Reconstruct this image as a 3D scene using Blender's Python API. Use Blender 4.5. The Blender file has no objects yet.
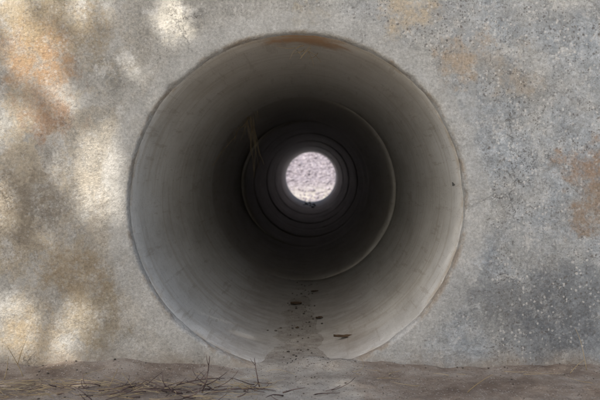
import bpy, math, random
from mathutils import Vector, Quaternion, noise as mn
random.seed(7)
S=bpy.context.scene
D=bpy.data
R=0.6
SUN=Vector((-0.36,-0.62,0.70)).normalized()

# ---------------------------------------------------------------- node helper
class M:
    def __init__(s,name):
        s.m=D.materials.new(name); s.m.use_nodes=True
        s.t=s.m.node_tree; s.t.nodes.clear()
        s.out=s.t.nodes.new('ShaderNodeOutputMaterial')
        s.b=s.t.nodes.new('ShaderNodeBsdfPrincipled')
        s.t.links.new(s.b.outputs[0],s.out.inputs[0])
        tc=s.t.nodes.new('ShaderNodeTexCoord'); s.P=tc.outputs['Object']
    def put(s,sock,v):
        if isinstance(v,bpy.types.NodeSocket): s.t.links.new(v,sock)
        elif isinstance(v,(tuple,list)):
            sock.default_value=tuple(v)+((1,) if len(v)==3 and len(sock.default_value)==4 else ())
        else: sock.default_value=v
    def noise(s,scale,detail=4,rough=.6,P=None,dist=0):
        n=s.t.nodes.new('ShaderNodeTexNoise'); s.put(n.inputs['Vector'],P or s.P)
        n.inputs['Scale'].default_value=scale; n.inputs['Detail'].default_value=detail
        n.inputs['Roughness'].default_value=rough; n.inputs['Distortion'].default_value=dist
        return n.outputs
    def voro(s,scale,P=None,feature='F1',rnd=1):
        n=s.t.nodes.new('ShaderNodeTexVoronoi'); n.feature=feature
        s.put(n.inputs['Vector'],P or s.P); n.inputs['Scale'].default_value=scale
        n.inputs['Randomness'].default_value=rnd
        return n.outputs
    def math(s,op,a,b=0.0,clamp=False):
        n=s.t.nodes.new('ShaderNodeMath'); n.operation=op; n.use_clamp=clamp
        s.put(n.inputs[0],a); s.put(n.inputs[1],b); return n.outputs[0]
    def vec(s,op,a,b=(0,0,0)):
        n=s.t.nodes.new('ShaderNodeVectorMath'); n.operation=op
        s.put(n.inputs[0],a)
        if op!='LENGTH': s.put(n.inputs[1],b)
        return n.outputs['Value' if op in('LENGTH','DISTANCE','DOT_PRODUCT') else 'Vector']
    def rng(s,v,a,b,c=0.,d=1.,smooth=True):
        n=s.t.nodes.new('ShaderNodeMapRange'); n.interpolation_type='SMOOTHSTEP' if smooth else 'LINEAR'
        s.put(n.inputs['Value'],v)
        for k,x in zip(('From Min','From Max','To Min','To Max'),(a,b,c,d)): s.put(n.inputs[k],x)
        return n.outputs['Result']
    def mix(s,f,a,b,mode='MIX'):
        n=s.t.nodes.new('ShaderNodeMix'); n.data_type='RGBA'; n.blend_type=mode
        s.put(n.inputs[0],f); s.put(n.inputs[6],a); s.put(n.inputs[7],b); return n.outputs[2]
    def xyz(s,v=None):
        n=s.t.nodes.new('ShaderNodeSeparateXYZ'); s.put(n.inputs[0],v or s.P); return n.outputs
    def ramp(s,f,*stops):
        n=s.t.nodes.new('ShaderNodeValToRGB'); s.put(n.inputs[0],f); e=n.color_ramp.elements
        while len(e)<len(stops): e.new(.5)
        for i,(p,c) in enumerate(stops): e[i].position=p; e[i].color=tuple(c)+(1,)
        return n.outputs[0]
    def bump(s,h,strength,dist=.01,prev=None):
        n=s.t.nodes.new('ShaderNodeBump'); s.put(n.inputs['Height'],h)
        n.inputs['Strength'].default_value=strength; n.inputs['Distance'].default_value=dist
        if prev is not None: s.put(n.inputs['Normal'],prev)
        return n.outputs[0]
    def gray(s,v):
        gc=s.t.nodes.new('ShaderNodeCombineColor'); [s.put(gc.inputs[i],v) for i in range(3)]
        return gc.outputs[0]
    def fin(s,col,rough=.85,nrm=None,spec=.3):
        s.put(s.b.inputs['Base Color'],col); s.put(s.b.inputs['Roughness'],rough)
        s.b.inputs['Specular IOR Level'].default_value=spec
        if nrm is not None: s.put(s.b.inputs['Normal'],nrm)
        return s.m

def wall_mat():
    m=M('weathered_concrete')
    warp=m.noise(7,6,.75)['Color']
    w=m.vec('SCALE',m.vec('SUBTRACT',warp,(.5,.5,.5))); w.node.inputs['Scale'].default_value=.5
    Pw=m.vec('ADD',m.P,w)
    x,y,z=m.xyz()
    flat=m.vec('MULTIPLY',m.P,(1,0,1)); r=m.vec('LENGTH',flat)
    patch=m.noise(21,5,.78)[0]
    c=m.ramp(m.noise(3.4,8,.74)[0],(.36,(.31,.305,.285)),(.45,(.46,.45,.425)),(.54,(.56,.55,.525)),(.64,(.69,.685,.665)))
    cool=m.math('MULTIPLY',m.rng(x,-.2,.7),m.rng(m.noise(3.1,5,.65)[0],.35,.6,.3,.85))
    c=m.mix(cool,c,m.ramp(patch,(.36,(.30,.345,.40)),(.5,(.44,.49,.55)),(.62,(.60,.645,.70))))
    warm=m.math('MULTIPLY',m.rng(x,-.3,-1.),m.rng(m.noise(3.7,5,.65,P=Pw)[0],.44,.58,0,.6))
    c=m.mix(warm,c,(.52,.43,.30))
    mot=m.rng(m.noise(12,6,.8,P=Pw)[0],.50,.60,0,.5)
    c=m.mix(mot,c,(.30,.30,.29))
    wht=m.rng(m.noise(9,7,.82,P=m.vec('ADD',m.P,(4,1,3)))[0],.53,.62,0,.65)
    c=m.mix(wht,c,(.73,.725,.71))
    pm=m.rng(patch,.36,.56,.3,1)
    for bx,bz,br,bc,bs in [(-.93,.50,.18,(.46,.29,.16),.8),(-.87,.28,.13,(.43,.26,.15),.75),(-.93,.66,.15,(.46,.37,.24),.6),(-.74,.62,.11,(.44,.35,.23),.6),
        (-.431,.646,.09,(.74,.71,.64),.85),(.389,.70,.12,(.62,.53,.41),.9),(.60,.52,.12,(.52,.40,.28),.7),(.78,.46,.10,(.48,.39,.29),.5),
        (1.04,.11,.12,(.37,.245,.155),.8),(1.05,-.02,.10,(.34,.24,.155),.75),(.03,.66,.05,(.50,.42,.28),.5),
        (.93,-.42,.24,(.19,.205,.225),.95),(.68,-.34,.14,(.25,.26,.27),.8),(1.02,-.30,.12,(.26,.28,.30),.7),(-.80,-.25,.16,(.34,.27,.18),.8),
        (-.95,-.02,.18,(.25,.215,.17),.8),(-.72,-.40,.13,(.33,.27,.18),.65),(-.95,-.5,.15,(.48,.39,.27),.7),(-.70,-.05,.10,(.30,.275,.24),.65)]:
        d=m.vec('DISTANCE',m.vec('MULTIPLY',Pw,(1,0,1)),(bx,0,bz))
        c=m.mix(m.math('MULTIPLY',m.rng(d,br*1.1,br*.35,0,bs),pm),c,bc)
    ed=m.math('ABSOLUTE',m.math('SUBTRACT',m.noise(5.5,6,.62,P=m.vec('ADD',m.P,(1.3,0,2.2)))[0],.5))
    em=m.math('MULTIPLY',m.rng(ed,.010,.0,0,.5),m.math('ADD',m.rng(x,.1,.8,0,.9),m.rng(x,-.5,-.9,0,.7)))
    c=m.mix(em,c,(.20,.19,.18))
    cv=m.voro(2.3,P=m.vec('ADD',m.P,m.vec('MULTIPLY',w,(.5,.5,.5))),feature='DISTANCE_TO_EDGE')
    crack=m.math('MULTIPLY',m.rng(cv['Distance'],.005,.001),m.rng(m.noise(2.2,2)[0],.53,.60))
    c=m.mix(m.math('MULTIPLY',crack,.6),c,(.12,.11,.10))
    rn=m.math('ADD',r,m.math('MULTIPLY',m.math('SUBTRACT',m.noise(7,5,.65)[0],.5),.16))
    collar=m.rng(rn,.705,.665,0,.65)
    c=m.mix(collar,c,m.ramp(m.noise(8,6,.7)[0],(.38,(.48,.48,.47)),(.62,(.67,.67,.66))))
    edge=m.math('MULTIPLY',m.rng(r,.622,.607),m.rng(m.noise(7,5,.7)[0],.46,.60))
    c=m.mix(m.math('MULTIPLY',edge,.6),c,(.32,.24,.16))
    expo=m.math('MULTIPLY',m.rng(rn,.65,.72,.12,1),m.rng(x,-.9,.3,.4,1))
    expo=m.math('MULTIPLY',expo,m.rng(m.noise(4.3,3,.6)[0],.38,.58,.2,1))
    P2=m.vec('ADD',m.P,m.vec('MULTIPLY',w,(.06,.06,.06)))
    for sc,off,thr,col,am,den in [(58,0,.33,(.17,.16,.155),.7,.78),(75,3,.40,(.78,.77,.76),.65,.66),(120,5,.42,(.16,.15,.14),.65,.66)]:
        v=m.voro(sc,P=m.vec('ADD',P2,(off,off,off)))
        sel=m.math('GREATER_THAN',m.xyz(v['Color'])[0],den)
        k=m.math('MULTIPLY',m.math('MULTIPLY',m.rng(v['Distance'],thr,thr*.6),sel),expo)
        c=m.mix(m.math('MULTIPLY',k,am),c,col)
    fine=m.noise(95,5,.8)[0]
    c=m.mix(1.0,c,m.gray(m.rng(fine,.32,.68,.70,1.24,smooth=False)),'MULTIPLY')
    dirt=m.math('MULTIPLY',m.rng(m.math('ADD',z,m.math('MULTIPLY',m.noise(6,5,.7)[0],.18)),-.42,-.52),.6)
    c=m.mix(dirt,c,(.34,.28,.22))
    h=m.math('ADD',m.noise(28,5,.75)[0],m.math('MULTIPLY',fine,.6))
    h=m.math('SUBTRACT',h,m.math('MULTIPLY',crack,.4))
    return m.fin(c,.92,m.bump(h,.8,.009),.2)

def silt(m):
    """grey-brown silt, paler sand where the pipe has washed out"""
    x,y,z=m.xyz()
    a=m.ramp(m.noise(5,7,.72)[0],(.36,(.185,.145,.12)),(.5,(.295,.245,.205)),(.62,(.39,.345,.305)))
    s=m.ramp(m.noise(9,6,.75)[0],(.36,(.30,.275,.245)),(.5,(.42,.395,.36)),(.62,(.52,.50,.465)))
    k=m.rng(m.math('ADD',m.math('ABSOLUTE',m.math('ADD',x,.02)),m.math('MULTIPLY',m.math('SUBTRACT',m.noise(6,6,.75)[0],.5),.5)),.32,.14,0,.9)
    return m.mix(k,a,s)

def pipe_mat():
    m=M('pipe_concrete')
    x,y,z=m.xyz()
    Ps=m.vec('MULTIPLY',m.P,(1,.35,1))
    c=m.ramp(m.noise(3,6,.7,P=Ps)[0],(.36,(.54,.535,.515)),(.5,(.66,.66,.645)),(.64,(.73,.735,.73)))
    c=m.mix(m.rng(m.noise(10,6,.76)[0],.5,.64,0,.3),c,(.46,.445,.41))
    c=m.mix(m.rng(m.noise(26,5,.75,P=m.vec('ADD',m.P,(2,3,1)))[0],.56,.66,0,.5),c,(.76,.755,.74))
    c=m.mix(m.rng(m.math('ADD',z,m.math('MULTIPLY',m.noise(4,4,.7)[0],.25)),.34,.72,0,.45),c,(.49,.42,.32))
    d=m.vec('DISTANCE',m.vec('ADD',m.P,m.vec('MULTIPLY',m.vec('SUBTRACT',m.noise(9,5,.75)['Color'],(.5,.5,.5)),(.35,.35,.35))),(.03,.10,.59))
    c=m.mix(m.rng(d,.20,.06,0,.8),c,(.36,.18,.06))
    lip=m.math('MULTIPLY',m.rng(y,.11,.03),m.rng(m.noise(6,5,.75)[0],.46,.62,0,.55))
    c=m.mix(lip,c,(.40,.30,.18))
    st=m.rng(m.noise(5,4,.6,P=m.vec('MULTIPLY',m.P,(.3,4,.3)))[0],.53,.62,0,.3)
    c=m.mix(st,c,(.40,.355,.29))
    sc=m.rng(m.noise(11,4,.7,P=m.vec('MULTIPLY',m.P,(3,.25,3)))[0],.58,.64,0,.35)
    c=m.mix(sc,c,(.35,.31,.26))
    c=m.mix(m.rng(m.math('ADD',z,m.math('MULTIPLY',m.noise(7,6,.75)[0],.22)),-.36,-.52,0,.85),c,silt(m))
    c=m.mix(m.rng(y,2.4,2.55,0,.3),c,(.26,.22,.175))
    v=m.voro(110); sel=m.math('GREATER_THAN',m.xyz(v['Color'])[0],.78)
    k=m.math('MULTIPLY',m.rng(v['Distance'],.36,.2),sel)
    c=m.mix(m.math('MULTIPLY',k,.45),c,(.22,.21,.20))
    h=m.math('ADD',m.noise(14,5,.65)[0],m.math('MULTIPLY',m.noise(120,3,.7)[0],.22))
    return m.fin(c,.55,m.bump(h,.35,.008),.45)

def speck(m,c):
    v=m.voro(120); c=m.mix(m.math('MULTIPLY',m.rng(v['Distance'],.45,.2),m.math('GREATER_THAN',m.xyz(v['Color'])[0],.72)),c,(.44,.41,.38))
    return m.mix(m.math('MULTIPLY',m.rng(v['Distance'],.4,.2),m.math('LESS_THAN',m.xyz(v['Color'])[1],.22)),c,(.13,.105,.085))
def silt_mat():
    m=M('silt'); c=speck(m,silt(m))
    h=m.math('ADD',m.noise(25,5,.75)[0],m.math('MULTIPLY',m.noise(160,3,.75)[0],.35))
    return m.fin(c,.95,m.bump(h,.9,.014),.15)
def ground_mat():
    m=M('ground_soil')
    c=m.ramp(m.noise(4,5,.68)[0],(.35,(.40,.38,.345)),(.52,(.50,.48,.445)),(.68,(.56,.54,.51)))
    x,y,z=m.xyz()
    g=m.ramp(m.noise(11,6,.85)[0],(.42,(.08,.065,.08)),(.48,(.23,.21,.245)),(.56,(.36,.335,.38)),(.64,(.50,.48,.53)))
    c=m.mix(m.rng(y,19.5,21),c,g)
    return m.fin(c,.95,m.bump(m.noise(25,4,.7)[0],.6,.012),.15)

def plain(name,a,b,scale=30,rough=.8):
    m=M(name); c=m.ramp(m.noise(scale,3,.6)[0],(.35,a),(.65,b)); return m.fin(c,rough,None,.2)

WALL=wall_mat(); PIPE=pipe_mat(); DIRT=silt_mat(); GROUND=ground_mat()
STRAW=plain('straw_dry',(.34,.26,.15),(.50,.42,.29),12)
TWIG=plain('twig_bark',(.055,.04,.04),(.19,.14,.13),25)
ROOT=plain('root_dry',(.38,.30,.18),(.62,.53,.37),20)
DLEAF=plain('dead_leaf',(.06,.04,.025),(.12,.08,.05),40)
LEAF=plain('leaf_green',(.05,.08,.03),(.10,.12,.05),3,.5)
BARK=plain('tree_bark',(.08,.06,.045),(.18,.14,.11),10)
ROCK=plain('gravel_stone',(.20,.18,.21),(.50,.47,.52),6)
DARKROCK=plain('pebble_dark',(.05,.045,.04),(.16,.14,.12),30)

def mesh(name,v,f,mat,smooth=True,parent=None):
    me=D.meshes.new(name); me.from_pydata(v,[],f); me.update()
    if smooth: me.polygons.foreach_set('use_smooth',[True]*len(me.polygons))
    me.materials.append(mat); o=D.objects.new(name,me); S.collection.objects.link(o)
    if parent: o.parent=parent
    return o
def nz(x,y=0,z=0,s=1): return mn.noise(Vector((x*s,y*s,z*s)))
def fb(x,y=0,z=0,s=1,o=4): return mn.fractal(Vector((x*s,y*s,z*s)),1.0,2.1,o)

def tube(V,F,pts,r0,r1,n=5):
    base=len(V); k=len(pts)
    for i,p in enumerate(pts):
        p=Vector(p); t=(Vector(pts[min(i+1,k-1)])-Vector(pts[max(i-1,0)])).normalized()
        a=t.orthogonal().normalized(); b=t.cross(a); r=r0+(r1-r0)*i/(k-1)
        for j in range(n):
            an=2*math.pi*j/n; V.append(tuple(p+a*math.cos(an)*r+b*math.sin(an)*r))
    for i in range(k-1):
        for j in range(n):
            j2=(j+1)%n; F.append((base+i*n+j,base+i*n+j2,base+(i+1)*n+j2,base+(i+1)*n+j))
    F.append(tuple(base+j for j in range(n))[::-1]); F.append(tuple(base+(k-1)*n+j for j in range(n)))

# ---------------------------------------------------------------- headwalls
def headwall(yf,sgn,seed):
    NA=480; V=[];F=[]
    X,ZB,ZT=3.2,-.80,1.45
    def rect(a):
        c,s=math.cos(a),math.sin(a)
        t=1e9
        if abs(c)>1e-6: t=min(t,X/abs(c))
        if s>1e-6: t=min(t,ZT/s)
        if s<-1e-6: t=min(t,ZB/s)
        return c*t,s*t
    T=[0,.01,.02,.035,.05,.07,.1,.14,.18,.23,.29,.36,.44,.53,.63,.75,.88,1]
    prof_in=[(.25,.0),(.06,.0),(.03,.0),(.016,.001),(.008,.003),(.003,.006)]
    rows=[]
    def rr0(c,s,chip): return R+.003+.004*nz(c*2,s*2,seed,2)+.0015*nz(c,s,seed,14)+chip
    def chipf(c,s): return max(0,fb(c*3+seed,s*3,0,2.2)-.25)*.014
    for (d,e) in prof_in:
        row=[]
        for i in range(NA):
            a=2*math.pi*i/NA; c,s=math.cos(a),math.sin(a)
            chip=chipf(c,s)*(1 if d<.03 else 0)
            rr=rr0(c,s,chip)+e
            row.append(len(V)); V.append((c*rr,yf+sgn*(d+chip*.3),s*rr))
        rows.append(row)
    for t in T:
        row=[]
        for i in range(NA):
            a=2*math.pi*i/NA; c,s=math.cos(a),math.sin(a)
            r0=rr0(c,s,chipf(c,s)*1.1)+.011
            rx,rz=rect(a); px=c*r0*(1-t)+rx*t; pz=s*r0*(1-t)+rz*t
            yy=yf+sgn*(.004*fb(px,0,pz+seed,2.5))*(0 if t==1 else 1)
            row.append(len(V)); V.append((px,yy,pz))
        rows.append(row)
    row=[]
    for i in range(NA):
        rx,rz=rect(2*math.pi*i/NA); row.append(len(V)); V.append((rx,yf+sgn*.25,rz))
    rows.append(row); rows.append(rows[0])
    for k in range(len(rows)-1):
        for i in range(NA):
            j=(i+1)%NA; F.append((rows[k][i],rows[k][j],rows[k+1][j],rows[k+1][i]))
    return mesh('concrete_headwall',V,F,WALL)
headwall(0,1,0.)
LS=[2.44,2.44]+[1.22]*10; YE=.03+sum(LS)
headwall(YE+.03,-1,5.)

# ---------------------------------------------------------------- pipe
pipe=D.objects.new('drainage_pipe',None); S.collection.objects.link(pipe)
offs=[(0,0),(-.022,.004),(.006,-.003),(.012,.001),(.006,-.003),(.012,.002),(.004,-.002),(.008,.002),(.002,-.002),(.006,.001),(.0,-.002),(0,0)]
y0=.03; joints=[]
for k,L in enumerate(LS):
    ox,oz=offs[k]; y1=y0+L; joints.append(y1)
    lw=.006 if k<1 else .011
    NA=192; V=[];F=[];rows=[]
    prof=[(y0+.004,R+.095),(y0+.002,R+.025),(y0+.002,R+.010),(y0+.006,R+.004+lw*.2),(y0+.008+lw,R+.0)]
    ns=max(6,int(L*6))
    for i in range(1,ns): prof.append((y0+.014+lw+(L-.05-lw)*i/ns,R))
    prof+=[(y1-.012-lw,R),(y1-.010,R+lw*.5),(y1-.007,R+.012),(y1-.007,R+.095)]
    for (yy,rr) in prof:
        row=[]
        for i in range(NA):
            a=2*math.pi*i/NA; c,s=math.cos(a),math.sin(a)
            r2=rr+.0022*fb(c*1.5,yy,s*1.5,1.6)
            if rr<R+.03 and rr>R+.0005: r2+=max(0,fb(c*2+k,yy*.2,s*2,4)-.1)*.012
            row.append(len(V)); V.append((c*r2+ox,yy,s*r2+oz))
        rows.append(row)
    rows.append(rows[0])
    for q in range(len(rows)-1):
        for i in range(NA):
            j=(i+1)%NA; F.append((rows[q][i],rows[q+1][i],rows[q+1][j],rows[q][j]))
    mesh('section_%d'%(k+1),V,F,PIPE,parent=pipe)
    y0=y1
V=[];F=[]
for yj in joints[:-1]:
    rows=[]
    for yy in (yj-.02,yj+.015):
        row=[]
        for i in range(96):
            a=2*math.pi*i/96; row.append(len(V)); V.append((math.cos(a)*(R+.03),yy,math.sin(a)*(R+.03)))
        rows.append(row)
    for i in range(96):
        j=(i+1)%96; F.append((rows[0][i],rows[1][i],rows[1][j],rows[0][j]))
mesh('joint_mortar',V,F,DIRT,parent=pipe)

# ---------------------------------------------------------------- ground sheets
def axis(lo,hi,flo,fhi,step):
    a=[]; v=flo
    while v<fhi: a.append(v); v+=step
    a.append(fhi); d=step; v=fhi
    while v<hi: d*=1.25; v=min(hi,v+d); a.append(v)
    d=step; v=flo; b=[]
    while v>lo: d*=1.25; v=max(lo,v-d); b.append(v)
    return b[::-1]+a
def grid(name,xs,ys,h,mat):
    V=[(x,y,h(x,y)) for y in ys for x in xs]; n=len(xs)
    F=[(j*n+i,j*n+i+1,(j+1)*n+i+1,(j+1)*n+i) for j in range(len(ys)-1) for i in range(n-1)]
    return mesh(name,V,F,mat)
def gh(x,y):
    z=-.66
    if y>YE+2.5:
        t=y-YE-2.5; z+=.42*t if t<16 else 6.72
        z+=.10*fb(x,y,0,.9)*min(1,t)+.03*fb(x,y,3,5)*min(1,t)
    z+=.01*fb(x,y,0,1.5)
    if abs(x)>6 or y<-5: z+=.12*fb(x,y,0,.12)*min(1,max(abs(x)-6,-5-y)/8)
    return z
grid('ground',axis(-400,400,-6,6,.2),axis(-400,400,-4,30,.2),gh,GROUND)
def eh(x,y):
    w=min(1,max(0,(abs(x)-2.7)/.5)); ya=.12-1.8*(1-w); yb=YE-.05+1.8*(1-w)
    t=min(1,max(0,(y-ya)/1.7),); u=min(1,max(0,(yb-y)/1.7))
    return -.75+2.1*min(t,u)+.02*fb(x,y,0,1.2)
ys=[.12+i*(YE-.17)/60 for i in range(61)]
grid('embankment',axis(-200,200,-5,5,.25),ys,eh,GROUND)

def ah(x,y):
    z=-.587+.009*fb(x,y,0,2.2)+.005*fb(x,y,1,14)
    z+=.020*math.exp(-((y+.0)/.07)**2)*(.5+1.0*fb(x,0,0,2.5)+.4*fb(x,0,4,9))
    z+=.012*math.exp(-((x-.75)/.3)**2-((y+.25)/.12)**2)
    return z
xs=[-2.4+4.8*i/300 for i in range(301)]; ys=[-2.4+2.43*i/150 for i in range(151)]
V=[(x,y,ah(x,y)) for y in ys for x in xs]; n=len(xs); m_=len(ys)
F=[(j*n+i,j*n+i+1,(j+1)*n+i+1,(j+1)*n+i) for j in range(m_-1) for i in range(n-1)]
rim=[i for i in range(n)]+[j*n+n-1 for j in range(1,m_)]+[(m_-1)*n+i for i in range(n-2,-1,-1)]+[j*n for j in range(m_-2,0,-1)]
b=len(V)
for r_ in rim: V.append((V[r_][0],V[r_][1],-.75))
for i in range(len(rim)):
    j=(i+1)%len(rim); F.append((rim[j],rim[i],b+i,b+j))
mesh('concrete_apron',V,F,DIRT)

xs=[-.5+1.0*i/100 for i in range(101)]
ys=[-.6+i*.02 for i in range(56)]
while ys[-1]<4.0: ys.append(ys[-1]+.05)
def sh(x,y):
    if y<0.02:
        k=math.exp(-(x/.22)**2)*max(0,1+y/.5)
        return ah(x,y)-.006+.016*k+.003*fb(x,y,5,12)
    lv=-.5965+.018*math.exp(-y/.22)+.006*fb(0,y,0,2.3)+.006*fb(x,y,5,7)-max(0,y-1.2)*.006
    return lv
grid('sediment',xs,ys,sh,DIRT)

# ---------------------------------------------------------------- pebbles
def pebbles(name,items,mat):
    V=[];F=[]
    ico=[(0,0,1),(.89,0,.45),(.28,.85,.45),(-.72,.53,.45),(-.72,-.53,.45),(.28,-.85,.45),(.72,.53,-.45),(-.28,.85,-.45),(-.89,0,-.45),(-.28,-.85,-.45),(.72,-.53,-.45),(0,0,-1)]
    fc=[(0,1,2),(0,2,3),(0,3,4),(0,4,5),(0,5,1),(1,6,2),(2,7,3),(3,8,4),(4,9,5),(5,10,1),(2,6,7),(3,7,8),(4,8,9),(5,9,10),(1,10,6),(11,7,6),(11,8,7),(11,9,8),(11,10,9),(11,6,10)]
    for (x,y,z,s) in items:
        b=len(V); a=random.random()*6.28; sx,sy,sz=[s*random.uniform(.6,1.2) for _ in range(3)]; sz*=.7
        for p in ico:
            q=[p[i]*random.uniform(.8,1.15) for i in range(3)]
            X,Y=q[0]*sx,q[1]*sy
            V.append((x+X*math.cos(a)-Y*math.sin(a),y+X*math.sin(a)+Y*math.cos(a),z+q[2]*sz))
        F+= [tuple(b+i for i in f) for f in fc]
    return mesh(name,V,F,mat,smooth=False)
it=[]
for _ in range(420):
    x=random.gauss(0,.04); y=random.uniform(.0,3.5); s=.0012+.006*random.random()**3
    z=max(sh(x,y),-math.sqrt(max(0,.36-x*x)))
    it.append((x,y,z+s*.3,s))
for _ in range(350):
    x=random.uniform(-1.3,1.3); y=-random.random()**1.5*.7; s=.001+.004*random.random()**2
    it.append((x,y,max(ah(x,y),sh(x,y) if abs(x)<.5 else -9)+s*.3,s))
pebbles('pebbles',it,DARKROCK)
it=[]
for _ in range(5000):
    y=YE+2+random.random()*9; x=random.uniform(-2.5,2.5); s=.02+.06*random.random()**3
    it.append((x,y,gh(x,y)+s*.2,s))
pebbles('gravel',it,ROCK)
it=[]
for i in range(16):
    y=YE-random.uniform(.2,4.5); x=random.gauss(-.02,.06); s=random.uniform(.015,.04); it.append((x,y,-math.sqrt(.36-x*x)+s*.3,s))
pebbles('rubble',it,DARKROCK)

# ---------------------------------------------------------------- straw / twigs
def strand(p,d,l,bend,n=8,sag=0):
    p=Vector(p); d=Vector(d).normalized(); pts=[p.copy()]
    ax=Vector((random.gauss(0,1),random.gauss(0,1),random.gauss(0,1)))
    for i in range(n):
        d=(d+ax*bend/n+Vector((random.gauss(0,1),random.gauss(0,1),random.gauss(0,.6)))*bend*.15+Vector((0,0,-sag/n))).normalized()
        p=p+d*l/n; pts.append(p.copy())
    return pts
def gz(x,y): return max(ah(x,y),sh(x,y) if abs(x)<.5 else -9)
V=[];F=[]
for _ in range(200):
    if random.random()<.88: x=random.uniform(-1.15,-.1); y=-.28-abs(random.gauss(0,.12))
    else: x=random.uniform(-1.2,1.2); y=-.06-abs(random.gauss(0,.2))
    a=random.uniform(-1.2,1.2)+(math.pi if random.random()<.5 else 0)
    pts=strand((x,y,0),(math.cos(a),math.sin(a)*.6,0),random.uniform(.03,.15),.6,7)
    lift=random.uniform(0,.02)
    pts=[Vector((q.x,min(q.y,-.01),gz(q.x,min(q.y,-.01))+.0025+lift+abs(q.z)*.2)) for q in pts]
    tube(V,F,pts,random.uniform(.0008,.0016),.0005,4)
for x,y,dx,l in [(-.93,-.16,-.25,.12),(1.02,-.06,-.12,.15),(-.60,-.3,.5,.09),(-1.0,-.02,.35,.11),(-.5,-.35,-.6,.08),(.55,-.35,.8,.1),(.95,-.1,.6,.07),(-.98,-.2,.3,.09)]:
    tube(V,F,strand((x,y,gz(x,y)),(dx,-.05,1),l,.25,7),.0018,.0007,4)
mesh('dry_grass',V,F,STRAW)
V=[];F=[]
for _ in range(90):
    x=random.gauss(-.40,.2) if random.random()<.7 else random.uniform(-1.1,0)
    y=-.32-abs(random.gauss(0,.08))
    a=random.uniform(-1.2,1.2)+(math.pi if random.random()<.5 else 0)
    l=random.uniform(.03,.13); pts=strand((x,y,0),(math.cos(a),math.sin(a)*.5,random.uniform(0,.35)),l,.6,6)
    lift=random.uniform(.0,.016)
    pts=[Vector((q.x,q.y,gz(q.x,q.y)+.003+lift+max(0,q.z)*.7)) for q in pts]
    tube(V,F,pts,random.uniform(.0012,.003),.0008,6)
mesh('twig_pile',V,F,TWIG)
def twig(p,d,l,r,br=2):
    V=[];F=[]; pts=strand(p,d,l,.25,8); tube(V,F,pts,r,r*.4,6)
    for i in range(br):
        k=random.randint(2,6); q=pts[k]; dd=(pts[k+1]-pts[k]).normalized()+Vector((random.choice((-1,1))*.8,random.gauss(0,.3),.2))
        tube(V,F,strand(q,dd,l*.3,.3,5),r*.5,r*.2,5)
    return mesh('twig',V,F,TWIG)
twig((-.29,-.36,-.59),(.30,.1,1),.12,.0028)
twig((-.11,-.30,-.59),(-.30,.1,1),.10,.0024,1)
twig((-.38,-.30,-.578),(1,.1,.22),.16,.003)

def leaf(p,l,w,ang,tilt):
    V=[];F=[];n=8
    c,s=math.cos(ang),math.sin(ang)
    for i in range(n+1):
        t=i/n; ww=w*math.sin(math.pi*(.06+.9*t))**.8*(1+random.uniform(-.3,.3))
        for j in (-1,0,1):
            X=(t-.5)*l; Y=j*ww/2; Z=(abs(j)*.15*w)+.05*l*(t-.5)**2*4*random.uniform(.7,1.3)+tilt*Y
            V.append((p[0]+X*c-Y*s,p[1]+X*s+Y*c,p[2]+Z))
    for i in range(n):
        for j in range(2): F.append((i*3+j,i*3+j+1,i*3+4+j,i*3+3+j))
    return mesh('dead_leaf',V,F,DLEAF)
def boreZ(x,y): return max(-math.sqrt(.36-x*x),sh(x,y))
for x,y,l,w,a in [(.19,.42,.09,.04,.1),(.09,1.0,.05,.03,.9),(-.03,1.45,.06,.06,.2),(-.01,.75,.03,.02,1.2),(.07,1.9,.05,.03,.5)]:
    leaf((x,y,boreZ(x,y)+.003),l,w,a,.1)

yj=joints[0]
V=[];F=[]
base=Vector((-.355,yj-.012,.478))
for i in range(9):
    l=random.uniform(.16,.46); p=base+Vector((random.gauss(0,.014),random.gauss(0,.004),random.gauss(0,.008)))
    pts=strand(p,(.12+random.gauss(0,.10),-.35,-.95),l,.45,12,sag=1.4)
    tube(V,F,pts,random.uniform(.0018,.0034),.001,5)
for i in range(12):
    a=math.radians(random.uniform(118,160)); p=Vector((math.cos(a)*R*.995,yj-.012,math.sin(a)*R*.995))
    pts=strand(p,(.3,-.3,-.6),random.uniform(.03,.10),.5,8,sag=.8); tube(V,F,pts,.0016,.0007,4)
a0,a1=math.radians(128),math.radians(165); pts=[]
for i in range(14):
    t=i/13; a=a0+(a1-a0)*t; rr=R-.012-.03*math.sin(math.pi*t); pts.append(Vector((math.cos(a)*rr,yj-.02-.25*t,math.sin(a)*rr+.006*random.gauss(0,1))))
tube(V,F,pts,.0035,.0015,5)
mesh('hanging_roots',V,F,ROOT)
V=[];F=[]
for i in range(12):
    p=Vector((.03+random.gauss(0,.03),.12+random.uniform(0,.25),.585))
    tube(V,F,strand(p,(random.gauss(0,1),random.gauss(0,.5),-.35),random.uniform(.03,.08),.5,7,sag=.4),.0015,.0007,4)
mesh('straw_tuft',V,F,STRAW)

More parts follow.
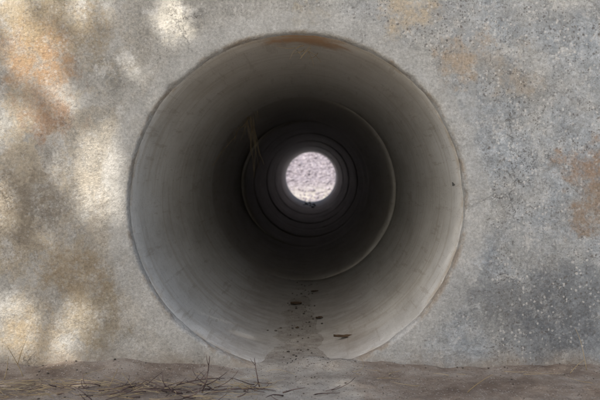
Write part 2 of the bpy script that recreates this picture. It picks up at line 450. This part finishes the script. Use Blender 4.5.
# ---------------------------------------------------------------- shade tree (behind the viewer)
tree=D.objects.new('tree',None); S.collection.objects.link(tree)
C=SUN*7.6+Vector((.14,0,-.02)); RX,RY,RZ=2.1,1.5,1.5
V=[];F=[]
root=Vector((-4.9,-7.2,-.7)); fork=Vector((-4.0,-6.2,2.7))
tube(V,F,[root,root+Vector((.1,.1,.3)),(root+fork)/2+Vector((.12,0,0)),fork],.26,.17,12)
for i in range(16):
    a=random.random()*6.28; e=random.uniform(-.6,1); t=C+Vector((math.cos(a)*RX*.75*math.sqrt(1-min(1,abs(e))**2+.1),math.sin(a)*RY*.75,RZ*.7*e))
    mid=(fork+t)/2+Vector((random.gauss(0,.2),random.gauss(0,.2),.2)); tube(V,F,[fork,(fork+mid)/2+Vector((0,0,.1)),mid,t],.05,.01,7)
mesh('trunk',V,F,BARK,parent=tree)
holes=[(-.93,.53,.085,1),(-.73,.13,.09,1),(-.69,.01,.045,1),(-.431,.646,.06,1),(-1.0,-.45,.085,1),(-.86,-.53,.06,1),(-.735,.69,.06,1),(-1.03,.29,.06,.99),(-1.04,.75,.09,1),(-.80,-.40,.035,.98),(-1.1,.0,.06,.98),(-.82,.36,.035,1),(-.60,.50,.025,.98)]
V=[];F=[];cnt=0
while cnt<15500:
    p=Vector([random.uniform(-1,1) for _ in range(3)])
    rr=p.length*(1+.14*nz(p.x,p.y,p.z,2.5))
    if rr>1: continue
    q=Vector((C.x+p.x*RX,C.y+p.y*RY,C.z+p.z*RZ))
    t=q.y/SUN.y; u=q.x-SUN.x*t; v=q.z-SUN.z*t
    ok=True
    for hx,hz,hr,pr in holes:
        if (u-hx)**2+(v-hz)**2<(hr+.045)**2 and random.random()<pr: ok=False;break
    if not ok: continue
    l=random.uniform(.08,.16); w=l*.5
    a=Vector([random.gauss(0,1) for _ in range(3)]).normalized(); bb=a.orthogonal().normalized(); bb.rotate(Quaternion(a,random.random()*6.28))
    q=q-a*l*.5; b=len(V); V+=[tuple(q),tuple(q+a*l*.45+bb*w*.5),tuple(q+a*l),tuple(q+a*l*.45-bb*w*.5)]
    F.append((b,b+1,b+2,b+3)); cnt+=1
mesh('foliage',V,F,LEAF,smooth=False,parent=tree)

# ---------------------------------------------------------------- light
w=D.worlds.new('World'); S.world=w; w.use_nodes=True; t=w.node_tree
bg=t.nodes['Background']; sk=t.nodes.new('ShaderNodeTexSky'); sk.sky_type='NISHITA'; sk.sun_disc=False
sk.sun_elevation=math.asin(SUN.z); sk.sun_rotation=math.atan2(SUN.x,SUN.y)
sk.air_density=1.5; sk.dust_density=5; sk.ozone_density=2.3
t.links.new(sk.outputs[0],bg.inputs[0]); bg.inputs[1].default_value=.15
ld=D.lights.new('sun','SUN'); ld.energy=4.8; ld.angle=math.radians(.5); ld.color=(1,.92,.80)
lo=D.objects.new('sun',ld); S.collection.objects.link(lo); lo.rotation_euler=SUN.to_track_quat('Z','Y').to_euler()

cam=D.cameras.new('camera'); co=D.objects.new('camera',cam); S.collection.objects.link(co)
co.location=(.063,-2.95,.109); co.rotation_euler=(math.radians(90-1.9),0,math.radians(.94))
cam.lens=49.6; cam.sensor_width=36; cam.clip_start=.05; cam.clip_end=1500
cam.dof.use_dof=True; cam.dof.focus_distance=2.98; cam.dof.aperture_fstop=5.6
S.camera=co
S.view_settings.view_transform='Standard'; S.view_settings.look='None'; S.view_settings.exposure=0
